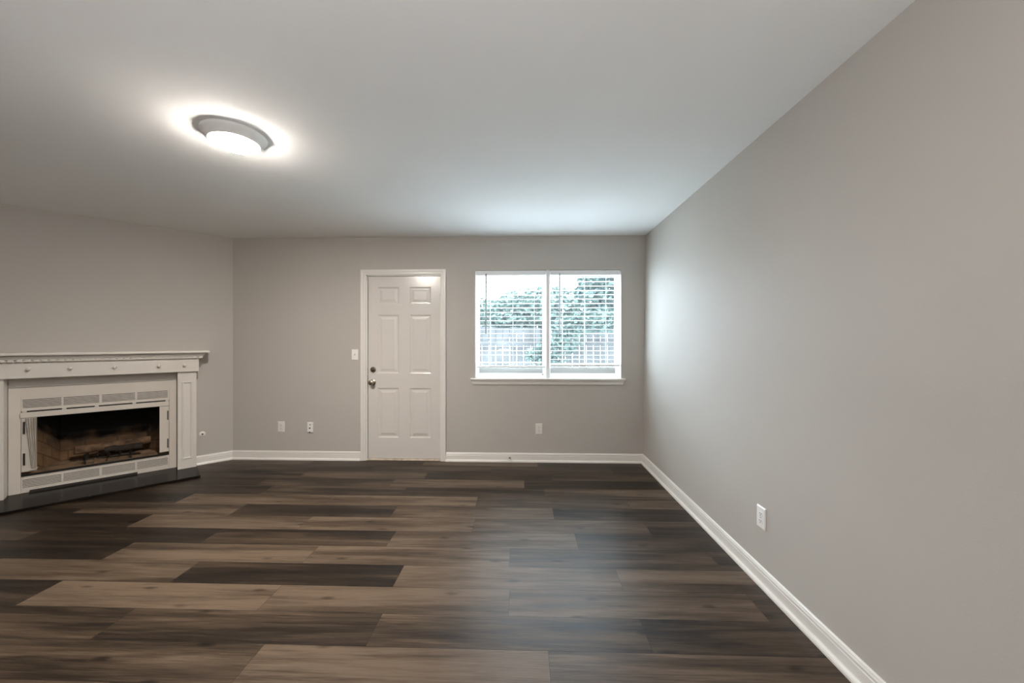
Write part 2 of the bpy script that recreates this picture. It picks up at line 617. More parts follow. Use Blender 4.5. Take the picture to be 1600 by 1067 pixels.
# ---- ceiling
cb = MB().box(LX - 0.12, XR1 + 0.12, YB - 0.12, D + 0.14, H, H + 0.12)
struct(cb.build('ceiling', M['ceiling'], base=False), 'flat white ceiling')

# ---- walls
WT = 0.13
DX0, DX1, DZ1 = -1.722, -0.892, 2.026        # door opening
WX0, WX1, WZ0, WZ1 = -0.522, 1.046, 0.880, 2.073  # window opening
far = MB()
for a0, a1, c0, c1 in ((LX - 0.12, DX0, 0, H), (DX0, DX1, DZ1, H), (DX1, WX0, 0, H), (WX0, WX1, 0, WZ0), (WX0, WX1, WZ1, H), (WX1, XR1 + 0.12, 0, H)):
    far.box(a0, a1, -WT, 0, c0, c1, FAR)
struct(far.build('wall_far', M['wall'], base=False), 'greige wall with the white door and the window')
rw = MB().prism([(-0.12, 0), (0, 0), (0, H), (-0.12, H)], YB - 0.1, D, RIGHT)
struct(rw.build('wall_right', M['wall'], base=False), 'long bare grey wall on the right')
FU0, FU1, FZ1 = 0.500, 1.478, 0.905
dw = MB()
for a0, a1, c0, c1 in ((0, FU0, 0, H), (FU0, FU1, FZ1, H), (FU1, ULEN, 0, H)):
    dw.box(a0, a1, -0.12, 0, c0, c1, DIAG)
struct(dw.build('wall_diagonal', M['wall'], base=False), 'greige angled wall behind the fireplace')
struct(MB().box(YB - 0.1, D, -0.12, 0, 0, H, LEFT).build('wall_left', M['wall'], base=False))
struct(MB().box(LX - 0.12, XR1 + 0.12, -0.12, 0, 0, H, BACK).build('wall_back', M['wall'], base=False))

# ---- baseboards (cap, flat, shoe)
BP = [(0, 0), (0.030, 0), (0.030, 0.010), (0.026, 0.017), (0.016, 0.021), (0.0145, 0.024), (0.0135, 0.066), (0.011, 0.070), (0.0125, 0.075), (0.0125, 0.081), (0.009, 0.087), (0.009, 0.091), (0.004, 0.096), (0, 0.096)]
CAS_L, CAS_R = -1.780, -0.842
bb = MB(); bb.prism(BP, XL, CAS_L, FAR)
struct(bb.build('baseboard_far_left', M['trim']), 'white baseboard left of the door')
bb = MB(); bb.prism(BP, CAS_R, XR0, FAR)
struct(bb.build('baseboard_far_right', M['trim']), 'white baseboard under the window')
bb = MB(); bb.prism(BP, YB, D, lambda a, b, c: Vector((xr(c) - b, a, c)))
struct(bb.build('baseboard_right', M['trim']), 'long white baseboard along the right wall')
bb = MB(); bb.prism(BP, 0, 0.318, DIAG)
struct(bb.build('baseboard_diagonal', M['trim']), 'short white baseboard beside the fireplace')
bb = MB(); bb.prism(BP, 1.66, ULEN, DIAG)
struct(bb.build('baseboard_diagonal_left', M['trim']))
bb = MB(); bb.prism(BP, YB, LY, LEFT)
struct(bb.build('baseboard_left', M['trim']))
bb = MB(); bb.prism(BP, LX, XR0, BACK)
struct(bb.build('baseboard_back', M['trim']))

# ---- door casing: two-step moulding, mitred, plus jamb
t = MB()
CP = [(0.0, 0.0), (0.0, 0.012), (0.012, 0.014), (0.026, 0.014), (0.031, 0.017), (0.050, 0.019), (0.055, 0.019), (0.058, 0.014), (0.058, 0.0)]  # (distance out from inner edge, thickness)
IL, IR, IT = -1.722, -0.900, 2.027


def casing_ring(d, th):
    return [FAR(IL - d, th, 0.0), FAR(IL - d, th, IT + d), FAR(IR + d, th, IT + d), FAR(IR + d, th, 0.0)]


rings = [casing_ring(d, th) for d, th in CP]
vr = [[t.bm.verts.new(p) for p in r] for r in rings]
for q in range(len(vr)):
    r0, r1 = vr[q], vr[(q + 1) % len(vr)]
    for i in range(3):
        t.bm.faces.new((r0[i], r0[i + 1], r1[i + 1], r1[i]))
t.bm.faces.new([r[0] for r in vr]); t.bm.faces.new([r[3] for r in vr][::-1])
bmesh.ops.recalc_face_normals(t.bm, faces=t.bm.faces)
t.box(DX0 + 0.001, DX0 + 0.014, -WT, 0.003, 0, DZ1 - 0.001, FAR)
t.box(DX1 - 0.014, DX1 - 0.001, -WT, 0.003, 0, DZ1 - 0.001, FAR)
t.box(DX0 + 0.001, DX1 - 0.001, -WT, 0.003, DZ1 - 0.010, DZ1 - 0.001, FAR)
t.box(DX0 + 0.014, DX0 + 0.026, -WT, -0.056, 0, DZ1 - 0.010, FAR)
t.box(DX1 - 0.026, DX1 - 0.014, -WT, -0.056, 0, DZ1 - 0.010, FAR)
t.box(DX0 + 0.026, DX1 - 0.026, -WT, -0.056, DZ1 - 0.022, DZ1 - 0.010, FAR)
struct(t.build('trim_1', M['trim']), 'white door casing')
th = MB(); th.box(DX0 + 0.014, DX1 - 0.014, -WT, 0.004, 0.0, 0.016, FAR, bev=0.003)
struct(th.build('trim_2', M['threshold']), 'worn pale threshold under the door')

# ---- door slab with six raised panels
SX0, SX1, SZ0, SZ1 = -1.703, -0.908, 0.021, 2.012
SB = -0.010   # front of slab sits just behind the wall face
dr = MB()
xs = [SX0, -1.602, -1.362, -1.247, -1.010, SX1]
zs = [SZ0, 0.245, 0.792, 0.950, 1.593, 1.706, 1.898, SZ1]
steps = [(0.006, -0.002), (0.012, -0.007), (0.020, -0.008), (0.030, -0.007), (0.052, -0.0015)]
dr.panelled(xs, zs, {(1, 1), (3, 1), (1, 3), (3, 3), (1, 5), (3, 5)}, steps, SB, FAR)
bk = -0.050
for q in (((SX0, SB, SZ0), (SX0, SB, SZ1), (SX0, bk, SZ1), (SX0, bk, SZ0)), ((SX1, SB, SZ0), (SX1, bk, SZ0), (SX1, bk, SZ1), (SX1, SB, SZ1)),
          ((SX0, SB, SZ1), (SX1, SB, SZ1), (SX1, bk, SZ1), (SX0, bk, SZ1)), ((SX0, SB, SZ0), (SX0, bk, SZ0), (SX1, bk, SZ0), (SX1, SB, SZ0)),
          ((SX0, bk, SZ0), (SX0, bk, SZ1), (SX1, bk, SZ1), (SX1, bk, SZ0))):
    dr.face([FAR(*p) for p in q])
bmesh.ops.remove_doubles(dr.bm, verts=dr.bm.verts, dist=1e-5)
bmesh.ops.recalc_face_normals(dr.bm, faces=dr.bm.faces)
door = struct(dr.build('door_1', M['door']), 'closed white six-panel door with nickel knob and deadbolt')
k = MB(); k.lathe([(0.0, SB), (0.033, SB), (0.033, SB + 0.005), (0.027, SB + 0.009), (0.013, SB + 0.011), (0.011, SB + 0.030), (0.018, SB + 0.036), (0.027, SB + 0.046), (0.0285, SB + 0.056), (0.025, SB + 0.066), (0.014, SB + 0.071), (0.0, SB + 0.072)], -1.651, 0.852, FAR)
kn = k.build('door_knob', M['nickel'], door, smooth=True); kn['label'] = 'round aged nickel door knob'
k = MB(); k.lathe([(0.0, SB), (0.031, SB), (0.031, SB + 0.008), (0.026, SB + 0.014), (0.0, SB + 0.015)], -1.648, 0.992, FAR)
db = k.build('deadbolt', M['nickel'], door, smooth=True); db['label'] = 'round nickel deadbolt'
k = MB(); k.prism([(-0.017, -0.006), (0.017, -0.006), (0.019, 0.0), (0.017, 0.006), (-0.017, 0.006), (-0.019, 0.0)], SB + 0.0152, SB + 0.030,
                  lambda a, b, c: FAR(-1.648 + (b * 0.77 - c * 0.64), a, 0.992 + (b * 0.64 + c * 0.77)))
k.build('thumb_turn', M['nickel'], db)
for z in (1.775, 1.045, 0.225):
    k = MB()
    k.tube([FAR(-0.9035, -0.004, z - 0.045), FAR(-0.9035, -0.004, z + 0.045)], 0.0055, 10)
    k.lathe([(0.004, z + 0.0452), (0.006, z + 0.047), (0.003, z + 0.052)], -0.9035, D + 0.004, ID, 10, axis='c')
    k.build('hinge', M['trim'], door, smooth=True)
k = MB(); k.box(SX0 - 0.0165, SX0 - 0.0045, -0.012, -0.002, 0.835, 0.87, FAR)
k.build('strike_plate', M['nickel'], door)

# ---- window: two sashes in one drywall opening, mullion between
MX0, MX1 = 0.243, 0.284
GB = -0.112
win = bpy.data.objects.new('window_1', None); COL.objects.link(win)
win.location = FAR(0.262, 0, WZ0); struct(win, 'twin white vinyl window with two horizontal blinds')
fr = MB()
e = 0.0008
for a0, a1, tl, tr in ((WX0 + e, MX0, 0.030, 0.034), (MX1, WX1 - e, 0.012, 0.040)):
    fr.box(a0, a0 + tl, -WT + 0.002, -0.085, 0.905, WZ1 - e, FAR)
    fr.box(a1 - tr, a1, -WT + 0.002, -0.085, 0.905, WZ1 - e, FAR)
    fr.box(a0 + tl, a1 - tr, -WT + 0.002, -0.085, WZ1 - 0.05, WZ1 - e, FAR)
    fr.box(a0 + tl, a1 - tr, -WT + 0.002, -0.050, 0.905, 0.932, FAR)
    fr.box(a0 + tl, a1 - tr, -WT + 0.002, -0.062, 0.9322, 0.950, FAR)
fr.build('window_frame', M['vinyl'], win)
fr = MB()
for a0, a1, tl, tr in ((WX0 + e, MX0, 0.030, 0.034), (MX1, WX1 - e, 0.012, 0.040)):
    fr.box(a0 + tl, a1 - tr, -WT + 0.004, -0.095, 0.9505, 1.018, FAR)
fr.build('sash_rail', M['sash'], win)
mu = MB(); mu.box(MX0 + e, MX1 - e, -WT + 0.002, -0.002, 0.9055, WZ1 - e, FAR, bev=0.003)
mu.build('mullion', M['vinyl'], win)
for a0, a1 in ((WX0 + 0.031, MX0 - 0.035), (MX1 + 0.013, WX1 - 0.041)):
    g = MB(); g.box(a0, a1, GB - 0.002, GB + 0.002, 1.0185, WZ1 - 0.051, FAR)
    g.build('glass_pane', M['glass'], win)
k = MB(); k.box(0.205, 0.214, -0.0615, -0.054, 0.933, 0.946, FAR)
k.build('latch', M['slot'], win)
rv = MB()   # painted returns of the drywall opening
rv.box(WX0 + 0.0002, WX0 + 0.0006, -0.085, -0.0005, 0.905, WZ1 - e, FAR)
rv.box(WX1 - 0.0006, WX1 - 0.0002, -0.085, -0.0005, 0.905, WZ1 - e, FAR)
rv.build('opening_return', M['vinyl'], win)
sl = MB()
sl.box(-0.575, 1.087, 0.0005, 0.036, 0.884, 0.903, FAR, bev=0.004)
sl.box(WX0 + e, WX1 - e, -WT + 0.002, 0.004, 0.8835, 0.9045, FAR)
sl.build('window_sill', M['trim'], win)
ap = MB()
ap.loft([[FAR(-0.568, 0.0005, 0.8835), FAR(1.080, 0.0005, 0.8835), FAR(1.080, 0.026, 0.8835), FAR(-0.568, 0.026, 0.8835)],
         [FAR(-0.566, 0.0005, 0.872), FAR(1.078, 0.0005, 0.872), FAR(1.078, 0.024, 0.872), FAR(-0.566, 0.024, 0.872)],
         [FAR(-0.560, 0.0005, 0.866), FAR(1.072, 0.0005, 0.866), FAR(1.072, 0.017, 0.866), FAR(-0.560, 0.017, 0.866)],
         [FAR(-0.553, 0.0005, 0.836), FAR(1.063, 0.0005, 0.836), FAR(1.063, 0.012, 0.836), FAR(-0.553, 0.012, 0.836)]])
ap.build('sill_apron', M['trim'], win)

# ================================================================== BLINDS
def slat_prof(bc, z, wd=0.048, crown=0.0012, th=0.0013):
    n = 6
    top = [(bc + wd * (i / n - 0.5), z + crown * (1 - (2 * i / n - 1) ** 2)) for i in range(n + 1)]
    return top + [(b, c - th) for b, c in reversed(top)]


def blind(a0, a1, n, stack, zbot, cords, wand_x, wand_z, label, wandmat):
    r = root('horizontal_blind', label, 'blind', FAR((a0 + a1) / 2, -0.03, 2.07), 'window blinds')
    h = MB(); h.box(a0, a1, -0.060, -0.004, 2.020, 2.069, FAR, bev=0.003); h.build('headrail', M['blind'], r)
    s = MB()
    z = 1.995
    for q in range(n):
        s.prism(slat_prof(-0.032, z), a0 + 0.004, a1 - 0.004, FAR); z -= 0.0468
    for q in range(stack):
        s.prism(slat_prof(-0.032, zbot + 0.028 + 0.0075 * q), a0 + 0.004, a1 - 0.004, FAR)
    s.build('slats', M['blind'], r, smooth=True)
    b = MB(); b.box(a0 + 0.003, a1 - 0.003, -0.058, -0.006, zbot, zbot + 0.017, FAR, bev=0.003); b.build('bottom_rail', M['blind'], r)
    for x in cords:
        c = MB()
        c.box(x - 0.0014, x + 0.0014, -0.0045, -0.003, zbot + 0.002, 2.02, FAR)
        c.box(x - 0.0014, x + 0.0014, -0.0605, -0.0595, zbot + 0.002, 2.02, FAR)
        c.build('ladder_cord', M['cord'], r)
    wn = MB()
    wn.tube([FAR(wand_x, 0.002, 2.035), FAR(wand_x, 0.005, 2.018), FAR(wand_x, 0.004, wand_z + 0.02), FAR(wand_x, 0.004, wand_z)], [0.004, 0.008, 0.0085, 0.009], 10)
    wn.build('tilt_wand', wandmat, r, smooth=True)
    return r


M['wand2'] = pmat('pale_grey_wand', (0.48, 0.50, 0.52), 0.25, var=0.05)
blind(-0.514, 0.238, 19, 5, 1.016, (-0.363, -0.116, 0.118), -0.406, 1.383, 'white horizontal blind over the left half of the window, with a dark tilt wand', M['wand'])
blind(0.289, 1.038, 20, 1, 1.034, (0.424, 0.664, 0.895), 0.389, 1.383, 'white horizontal blind over the right half of the window, nearest the room corner', M['wand2'])

# ================================================================== WALL PLATES
def plate_box(xf, a, c, w_, h_, th_, name, mat, parent):
    m = MB()
    rings = []
    for ins, d in ((0, 0.0005), (0, th_ * 0.55), (0.004, th_)):
        rings.append([xf(a - w_ / 2 + ins, d, c - h_ / 2 + ins), xf(a + w_ / 2 - ins, d, c - h_ / 2 + ins), xf(a + w_ / 2 - ins, d, c + h_ / 2 - ins), xf(a - w_ / 2 + ins, d, c + h_ / 2 - ins)])
    m.loft(rings)
    return m.build(name, mat, parent)


def outlet(xf, a, c, label, w_=0.074, h_=0.116, th_=0.008, pm='plastic'):
    r = root('power_outlet', label, 'outlet', xf(a, 0, c - h_ / 2), 'duplex power outlets')
    plate_box(xf, a, c, w_, h_, th_, 'cover_plate', M[pm], r)
    for s in (-1, 1):
        z = c + s * 0.0195
        m = MB()
        pts = []
        for k2 in range(20):
            tt = 2 * PI * k2 / 20
            pts.append((0.0172 * math.cos(tt), max(-0.0125, min(0.0125, 0.0172 * math.sin(tt)))))
        m.loft([[xf(a + p, th_ + 0.0001, z + q) for p, q in pts], [xf(a + p * .97, th_ + 0.0016, z + q * .97) for p, q in pts]])
        rc = m.build('receptacle', M[pm], r)
        m = MB()
        for dx, hh in ((-0.0065, 0.0085), (0.0065, 0.0068)):
            m.box(a + dx - 0.0015, a + dx + 0.0015, th_ + 0.0016, th_ + 0.0022, z + 0.003 - hh / 2, z + 0.003 + hh / 2, xf)
        m.lathe([(0.0027, th_ + 0.0016), (0.0027, th_ + 0.0022)], a, z - 0.0075, xf, 10)
        m.build('socket_slots', M['slot'], rc)
    m = MB(); m.lathe([(0.003, th_), (0.003, th_ + 0.001), (0.0015, th_ + 0.0014)], a, c, xf, 10); m.build('screw', M['steel'], r, smooth=True)
    return r


outlet(FAR, -2.668, 0.361, 'white duplex power outlet on the far wall near the fireplace corner')
outlet(FAR, 0.168, 0.357, 'white duplex power outlet on the far wall below the window')
outlet(RIGHT, 2.088, 0.354, 'white duplex power outlet on the long right wall above the baseboard', pm='plastic_cool')

# two-jack plate
r = root('jack_plate', 'white wall plate with two dark jack holes, between the left outlet and the door', 'wall plate', FAR(-2.342, 0, 0.30))
plate_box(FAR, -2.342, 0.357, 0.066, 0.112, 0.013, 'cover_plate', M['plastic_cool'], r)
for dx, z, rr_ in ((0.004, 0.388, 0.0058), (-0.001, 0.350, 0.0085)):
    m = MB(); m.lathe([(rr_, 0.0131), (rr_, 0.0150), (rr_ * .6, 0.0155)], -2.342 + dx, z, FAR, 14); m.build('jack', M['slot'], r, smooth=True)
m = MB(); m.box(-2.350, -2.337, 0.0131, 0.0145, 0.3015, 0.312, FAR); m.build('cable_notch', M['dark'], r)

# light switch
r = root('light_switch', 'white toggle light switch on the wall left of the door', 'light switch', FAR(-1.845, 0, 1.096))
plate_box(FAR, -1.845, 1.155, 0.072, 0.118, 0.007, 'cover_plate', M['plastic_cool'], r)
m = MB(); m.loft([[FAR(-1.850, 0.0071, 1.147), FAR(-1.840, 0.0071, 1.147), FAR(-1.840, 0.0071, 1.167), FAR(-1.850, 0.0071, 1.167)],
                  [FAR(-1.849, 0.019, 1.160), FAR(-1.841, 0.019, 1.160), FAR(-1.841, 0.017, 1.168), FAR(-1.849, 0.017, 1.168)]])
m.build('toggle', M['plastic'], r)
for z in (1.125, 1.185):
    m = MB(); m.lathe([(0.003, 0.0069), (0.003, 0.0078), (0.0015, 0.0081)], -1.845, z, FAR, 10); m.build('screw', M['plastic'], r, smooth=True)

# gas key plate
r = root('gas_key_plate', 'small round gas key plate on the angled wall right of the fireplace', 'gas key plate', DIAG(0.263, 0, 0.292))
m = MB(); m.lathe([(0.028, 0.0005), (0.028, 0.003), (0.022, 0.007), (0.012, 0.010), (0.0085, 0.010)], 0.263, 0.32, DIAG, 28); m.build('escutcheon', M['plastic'], r, smooth=True)
m = MB(); m.lathe([(0.008, 0.0101), (0.008, 0.0116), (0.005, 0.012)], 0.263, 0.32, DIAG, 16); m.build('key_hole', M['dark'], r)

# spring door stop on the baseboard
r = root('door_stop', 'small spring door stop on the baseboard under the window', 'door stop', FAR(-0.150, 0.0136, 0.04))
m = MB(); m.lathe([(0.011, 0.0137), (0.011, 0.018), (0.007, 0.022)], -0.150, 0.046, FAR, 16); m.build('mounting_base', M['steel'], r, smooth=True)
m = MB()
m.tube([FAR(-0.150 + 0.0055 * math.cos(q * 0.7), 0.022 + q * 0.0007, 0.046 + 0.0055 * math.sin(q * 0.7) - 0.00006 * q) for q in range(70)], 0.0011, 6)
m.build('spring', M['steel'], r, smooth=True)
m = MB(); m.lathe([(0.006, 0.0712), (0.0085, 0.073), (0.0085, 0.082), (0.005, 0.085)], -0.150, 0.042, FAR, 16); m.build('rubber_tip', M['plastic_cool'], r, smooth=True)

# ================================================================== CEILING LIGHT
def ceiling_light(x, y, label, lens):
    r = root('ceiling_light', label, 'ceiling light', (x, y, H))
    m = MB()
    m.lathe([(0.150, H - 0.0005), (0.1545, H - 0.004), (0.1545, H - 0.010), (0.150, H - 0.016), (0.138, H - 0.030), (0.125, H - 0.044), (0.119, H - 0.050), (0.116, H - 0.047), (0.116, H - 0.0006)], x, y, ID, 64, axis='c')
    m.build('rim', M['rim'], r, smooth=True)
    m = MB()
    m.lathe([(0.1155, H - 0.046), (0.1161, H - 0.0513), (0.111, H - 0.0572), (0.09, H - 0.0625), (0.05, H - 0.067), (0.0, H - 0.0685)], x, y, ID, 64, axis='c')
    m.build('lens', lens, r, smooth=True)
    return r


ceiling_light(-1.59, 2.05, 'round white flush ceiling light, lit, above the fireplace side of the room', M['lens'])

# ================================================================== FIREPLACE MANTEL
FC = 0.9875
mt = root('fireplace_mantel', 'white painted fireplace mantel with dentil shelf and panelled pilasters', 'mantel', DIAG(FC, 0.06, 0.0))


def ring(p, z, n=0.16, u0=0.302, u1=1.673):
    return [DIAG(u0 - p, 0.0006, z), DIAG(u1 + p, 0.0006, z), DIAG(u1 + p, n + p, z), DIAG(u0 - p, n + p, z)]


m = MB(); m.loft([ring(0.074, 1.184), ring(0.080, 1.187), ring(0.082, 1.196), ring(0.080, 1.205), ring(0.074, 1.208)]); m.build('mantel_shelf', M['mantel'], mt)
m = MB(); m.loft([ring(0.030, 1.149), ring(0.033, 1.156), ring(0.040, 1.163), ring(0.048, 1.172), ring(0.050, 1.180), ring(0.050, 1.1838)]); m.build('crown_molding', M['mantel'], mt)
m = MB()
m.loft([ring(0.014, 1.1308), ring(0.014, 1.1488)])
uu = 0.274
while uu < 1.70:
    m.box(uu, uu + 0.030, 0.1742, 0.190, 1.132, 1.1485, DIAG); uu += 0.044
m.build('dentil_molding', M['mantel'], mt)
m = MB(); m.loft([ring(0.0, 0.997), ring(0.0, 1.1306)]); m.build('frieze', M['mantel'], mt)
for u0, u1 in ((0.319, 0.464), (1.522, 1.667)):
    m = MB()
    PN = 0.130
    c = (u0 + u1) / 2
    m.panelled([u0, c - 0.043, c + 0.043, u1], [0.019, 0.112, 0.897, 0.9965], {(1, 1)}, [(0.004, 0.005), (0.010, 0.006), (0.016, 0.001), (0.019, -0.003), (0.022, -0.003)], PN, DIAG)
    for q in (((u0, PN, 0.019), (u0, PN, 0.9965), (u0, 0.001, 0.9965), (u0, 0.001, 0.019)), ((u1, PN, 0.019), (u1, 0.001, 0.019), (u1, 0.001, 0.9965), (u1, PN, 0.9965)),
              ((u0, PN, 0.9965), (u1, PN, 0.9965), (u1, 0.001, 0.9965), (u0, 0.001, 0.9965)), ((u0, PN, 0.019), (u0, 0.001, 0.019), (u1, 0.001, 0.019), (u1, PN, 0.019)),
              ((u0, 0.001, 0.019), (u0, 0.001, 0.9965), (u1, 0.001, 0.9965), (u1, 0.001, 0.019))):
        m.face([DIAG(*p) for p in q])
    bmesh.ops.remove_doubles(m.bm, verts=m.bm.verts, dist=1e-5)
    bmesh.ops.recalc_face_normals(m.bm, faces=m.bm.faces)
    m.build('pilaster', M['mantel'], mt)
m = MB(); m.box(0.4665, 1.5195, 0.0006, 0.022, 0.914, 0.9962, DIAG); m.build('header_board', M['mantel'], mt)
for u in (0.414, 0.602, 0.895, 1.161, 1.389):
    z = 1.062 + (u - 0.414) * 0.012
    m = MB(); m.lathe([(0.013, 0.1602), (0.013, 0.163), (0.007, 0.166), (0.0065, 0.174), (0.011, 0.179), (0.0135, 0.185), (0.011, 0.191), (0.004, 0.194), (0.0, 0.1945)], u, z, DIAG, 18)
    m.build('knob', M['mantel'], mt, smooth=True)

# ================================================================== FIREPLACE INSERT
fi = root('fireplace_insert', 'almond metal fireplace insert with louvred grilles and open firebox', 'fireplace', DIAG(FC, 0.0, 0.0195))
PU0, PU1 = 0.469, 1.518
IU0, IU1 = 0.525, 1.452       # metal front inside the plain panel
fp = MB()
for a0, a1, c0, c1 in ((PU0, IU0 - 0.001, 0.0195, 0.908), (IU1 + 0.001, PU1, 0.0195, 0.908), (IU0 - 0.001, IU1 + 0.001, 0.829, 0.908)):
    fp.box(a0, a1, 0.0008, 0.020, c0, c1, DIAG)
fp.build('face_panel', M['insert'], fi)
GR = ((0.535, 0.755), (0.769, 0.988), (1.004, 1.220), (1.231, 1.4455))


def grille(name, z0, z1, s0, s1, ns):
    g = MB()
    edges = [IU0] + [x for p in GR for x in p] + [IU1]
    g.box(IU0, IU1, 0.0008, 0.020, z0, s0, DIAG)
    g.box(IU0, IU1, 0.0008, 0.020, s1, z1, DIAG)
    for q in range(0, len(edges), 2):
        g.box(edges[q], edges[q + 1], 0.0008, 0.020, s0, s1, DIAG)
    pitch = (s1 - s0) / ns
    for a0, a1 in GR:
        for q in range(ns):
            zz = s0 + q * pitch
            lo, hi = zz + 0.0052, zz + pitch
            g.prism([(0.0175, lo), (0.0202, lo + 0.0012), (0.0190, hi), (0.0165, hi)], a0, a1, DIAG)
    o = g.build(name, M['insert'], fi)
    d = MB(); d.box(IU0 + 0.006, IU1 - 0.006, 0.0010, 0.004, s0 - 0.004, s1 + 0.004, DIAG)
    d.build('vent_backing', M['slotline'], o)
    return o


grille('upper_grille', 0.712, 0.8285, 0.738, 0.814, 6)
grille('lower_grille', 0.020, 0.160, 0.064, 0.138, 6)
m = MB(); m.box(IU0, IU1, 0.0008, 0.010, 0.7005, 0.7115, DIAG); m.build('damper_slot', M['dark'], fi)
for u in (0.775, 1.02, 1.215, 1.435, 0.54):
    m = MB(); m.box(u - 0.012, u + 0.012, 0.0102, 0.019, 0.7008, 0.7112, DIAG); m.build('slot_tab', M['insert'], fi)
m = MB(); m.box(IU0 + 0.002, IU1 + 0.004, 0.0205, 0.034, 0.655, 0.7003, DIAG, bev=0.002); m.build('header_bar', M['insert'], fi)
# firebox: tapered refractory box
bx = MB(); uvl2 = bx.bm.loops.layers.uv.new('UVMap')
BU0, BU1, BZ0, BZ1, BD = IU0 + 0.004, IU1 - 0.004, 0.162, 0.690, -0.42
q0, q1 = BU0 + 0.16, BU1 - 0.16


def uquad(pts, uvs):
    f = bx.bm.faces.new([bx.bm.verts.new(DIAG(*p)) for p in pts])
    for lp, q in zip(f.loops, uvs): lp[uvl2].uv = q


hh = BZ1 - BZ0
uquad([(q0, BD, BZ0), (q1, BD, BZ0), (q1, BD, BZ1), (q0, BD, BZ1)], [(0, 0), (q1 - q0, 0), (q1 - q0, hh), (0, hh)])
uquad([(BU0, 0.018, BZ0), (q0, BD, BZ0), (q0, BD, BZ1), (BU0, 0.018, BZ1)], [(0, -0.06), (0.46, -0.0), (0.46, hh), (0, hh - 0.1)])
uquad([(q1, BD, BZ0), (BU1, 0.018, BZ0), (BU1, 0.018, BZ1), (q1, BD, BZ1)], [(0, 0.0), (0.46, -0.2), (0.46, hh - 0.3), (0, hh)])
fb = bx.build('firebox', M['firebrick'], fi, weld=False)
m = MB(); m.box(IU0, IU1, BD - 0.02, 0.018, BZ0 - 0.012, BZ0 - 0.001, DIAG); m.build('firebox_floor', M['ash'], fb)
m = MB(); m.box(IU0, IU1, BD - 0.02, -0.001, BZ1 + 0.001, BZ1 + 0.012, DIAG); m.build('firebox_top', M['soot'], fb)
m = MB(); m.box(IU0 + 0.001, IU1 - 0.001, 0.0185, 0.026, 0.1605, 0.178, DIAG); m.build('door_track', M['black'], fi)
# folded bifold doors
dl = MB(); dl.loft([[DIAG(1.449, 0.020, z), DIAG(1.449, 0.028, z), DIAG(1.364, 0.046, z), DIAG(1.364, 0.038, z)] for z in (0.200, 0.652)])
dl2 = dl.build('door', M['insert'], fi)
m = MB()
n_ = 14
top = []; bot = []
for q in range(n_ + 1):
    f_ = q / n_
    up = 1.425 + (1.363 - 1.425) * f_; ub = 1.392 + (1.361 - 1.392) * f_
    wob = 0.003 * math.sin(q * 1.9)
    top.append(DIAG(up, 0.044 + 0.010 * f_ + wob, 0.650)); bot.append(DIAG(ub, 0.048 + 0.010 * f_ + wob, 0.222))
tv = [m.bm.verts.new(p) for p in top]; bv = [m.bm.verts.new(p) for p in bot]
tv2 = [m.bm.verts.new(p + NV_ * -0.004) for p in top]; bv2 = [m.bm.verts.new(p + NV_ * -0.004) for p in bot]
for q in range(n_):
    m.bm.faces.new((tv[q], tv[q + 1], bv[q + 1], bv[q])); m.bm.faces.new((tv2[q + 1], tv2[q], bv2[q], bv2[q + 1]))
    m.bm.faces.new((tv[q], tv2[q], tv2[q + 1], tv[q + 1])); m.bm.faces.new((bv[q], bv[q + 1], bv2[q + 1], bv2[q]))
m.bm.faces.new((tv[0], bv[0], bv2[0], tv2[0])); m.bm.faces.new((tv[n_], tv2[n_], bv2[n_], bv[n_]))
bmesh.ops.recalc_face_normals(m.bm, faces=m.bm.faces)
mc = m.build('mesh_curtain', M['mesh'], fi, smooth=True); mc['label'] = 'grey wire mesh curtain gathered at the left'
m = MB(); m.tube([DIAG(1.402, 0.046, 0.215), DIAG(1.378, 0.056, 0.214), DIAG(1.364, 0.058, 0.218), DIAG(1.360, 0.056, 0.232)], 0.0055, 8); m.build('curtain_hem', M['insert'], mc, smooth=True)
for z in (0.572, 0.307):
    m = MB(); m.box(1.428, 1.4385, 0.030, 0.040, z - 0.05, z + 0.05, DIAG); m.build('hinge', M['hinge'], dl2)
drr = MB(); drr.loft([[DIAG(0.527, 0.020, z), DIAG(0.527, 0.030, z), DIAG(0.596, 0.034, z), DIAG(0.596, 0.024, z)] for z in (0.197, 0.652)])
dr2 = drr.build('door', M['insert'], fi)
for z in (0.560, 0.280):
    m = MB(); m.box(0.531, 0.539, 0.0315, 0.040, z - 0.045, z + 0.045, DIAG); m.build('hinge', M['hinge'], dr2)

# hearth slab and the low black strip
m = MB(); m.box(0.312, 1.664, 0.0006, 0.491, 0.0005, 0.0188, DIAG, bev=0.003)
tag(m.build('hearth_slab', M['hearth']), 'dark glossy hearth slab on the floor in front of the fireplace', 'hearth')
m = MB(); m.loft([[DIAG(u, 0.0215, 0.0192), DIAG(u, 0.056, 0.0192), DIAG(u, 0.056, 0.026), DIAG(u, 0.0215, 0.038)] for u in (0.752, 1.405)])
tag(m.build('ash_guard', M['black']), 'low black metal strip lying on the hearth against the lower grille', 'metal strip')

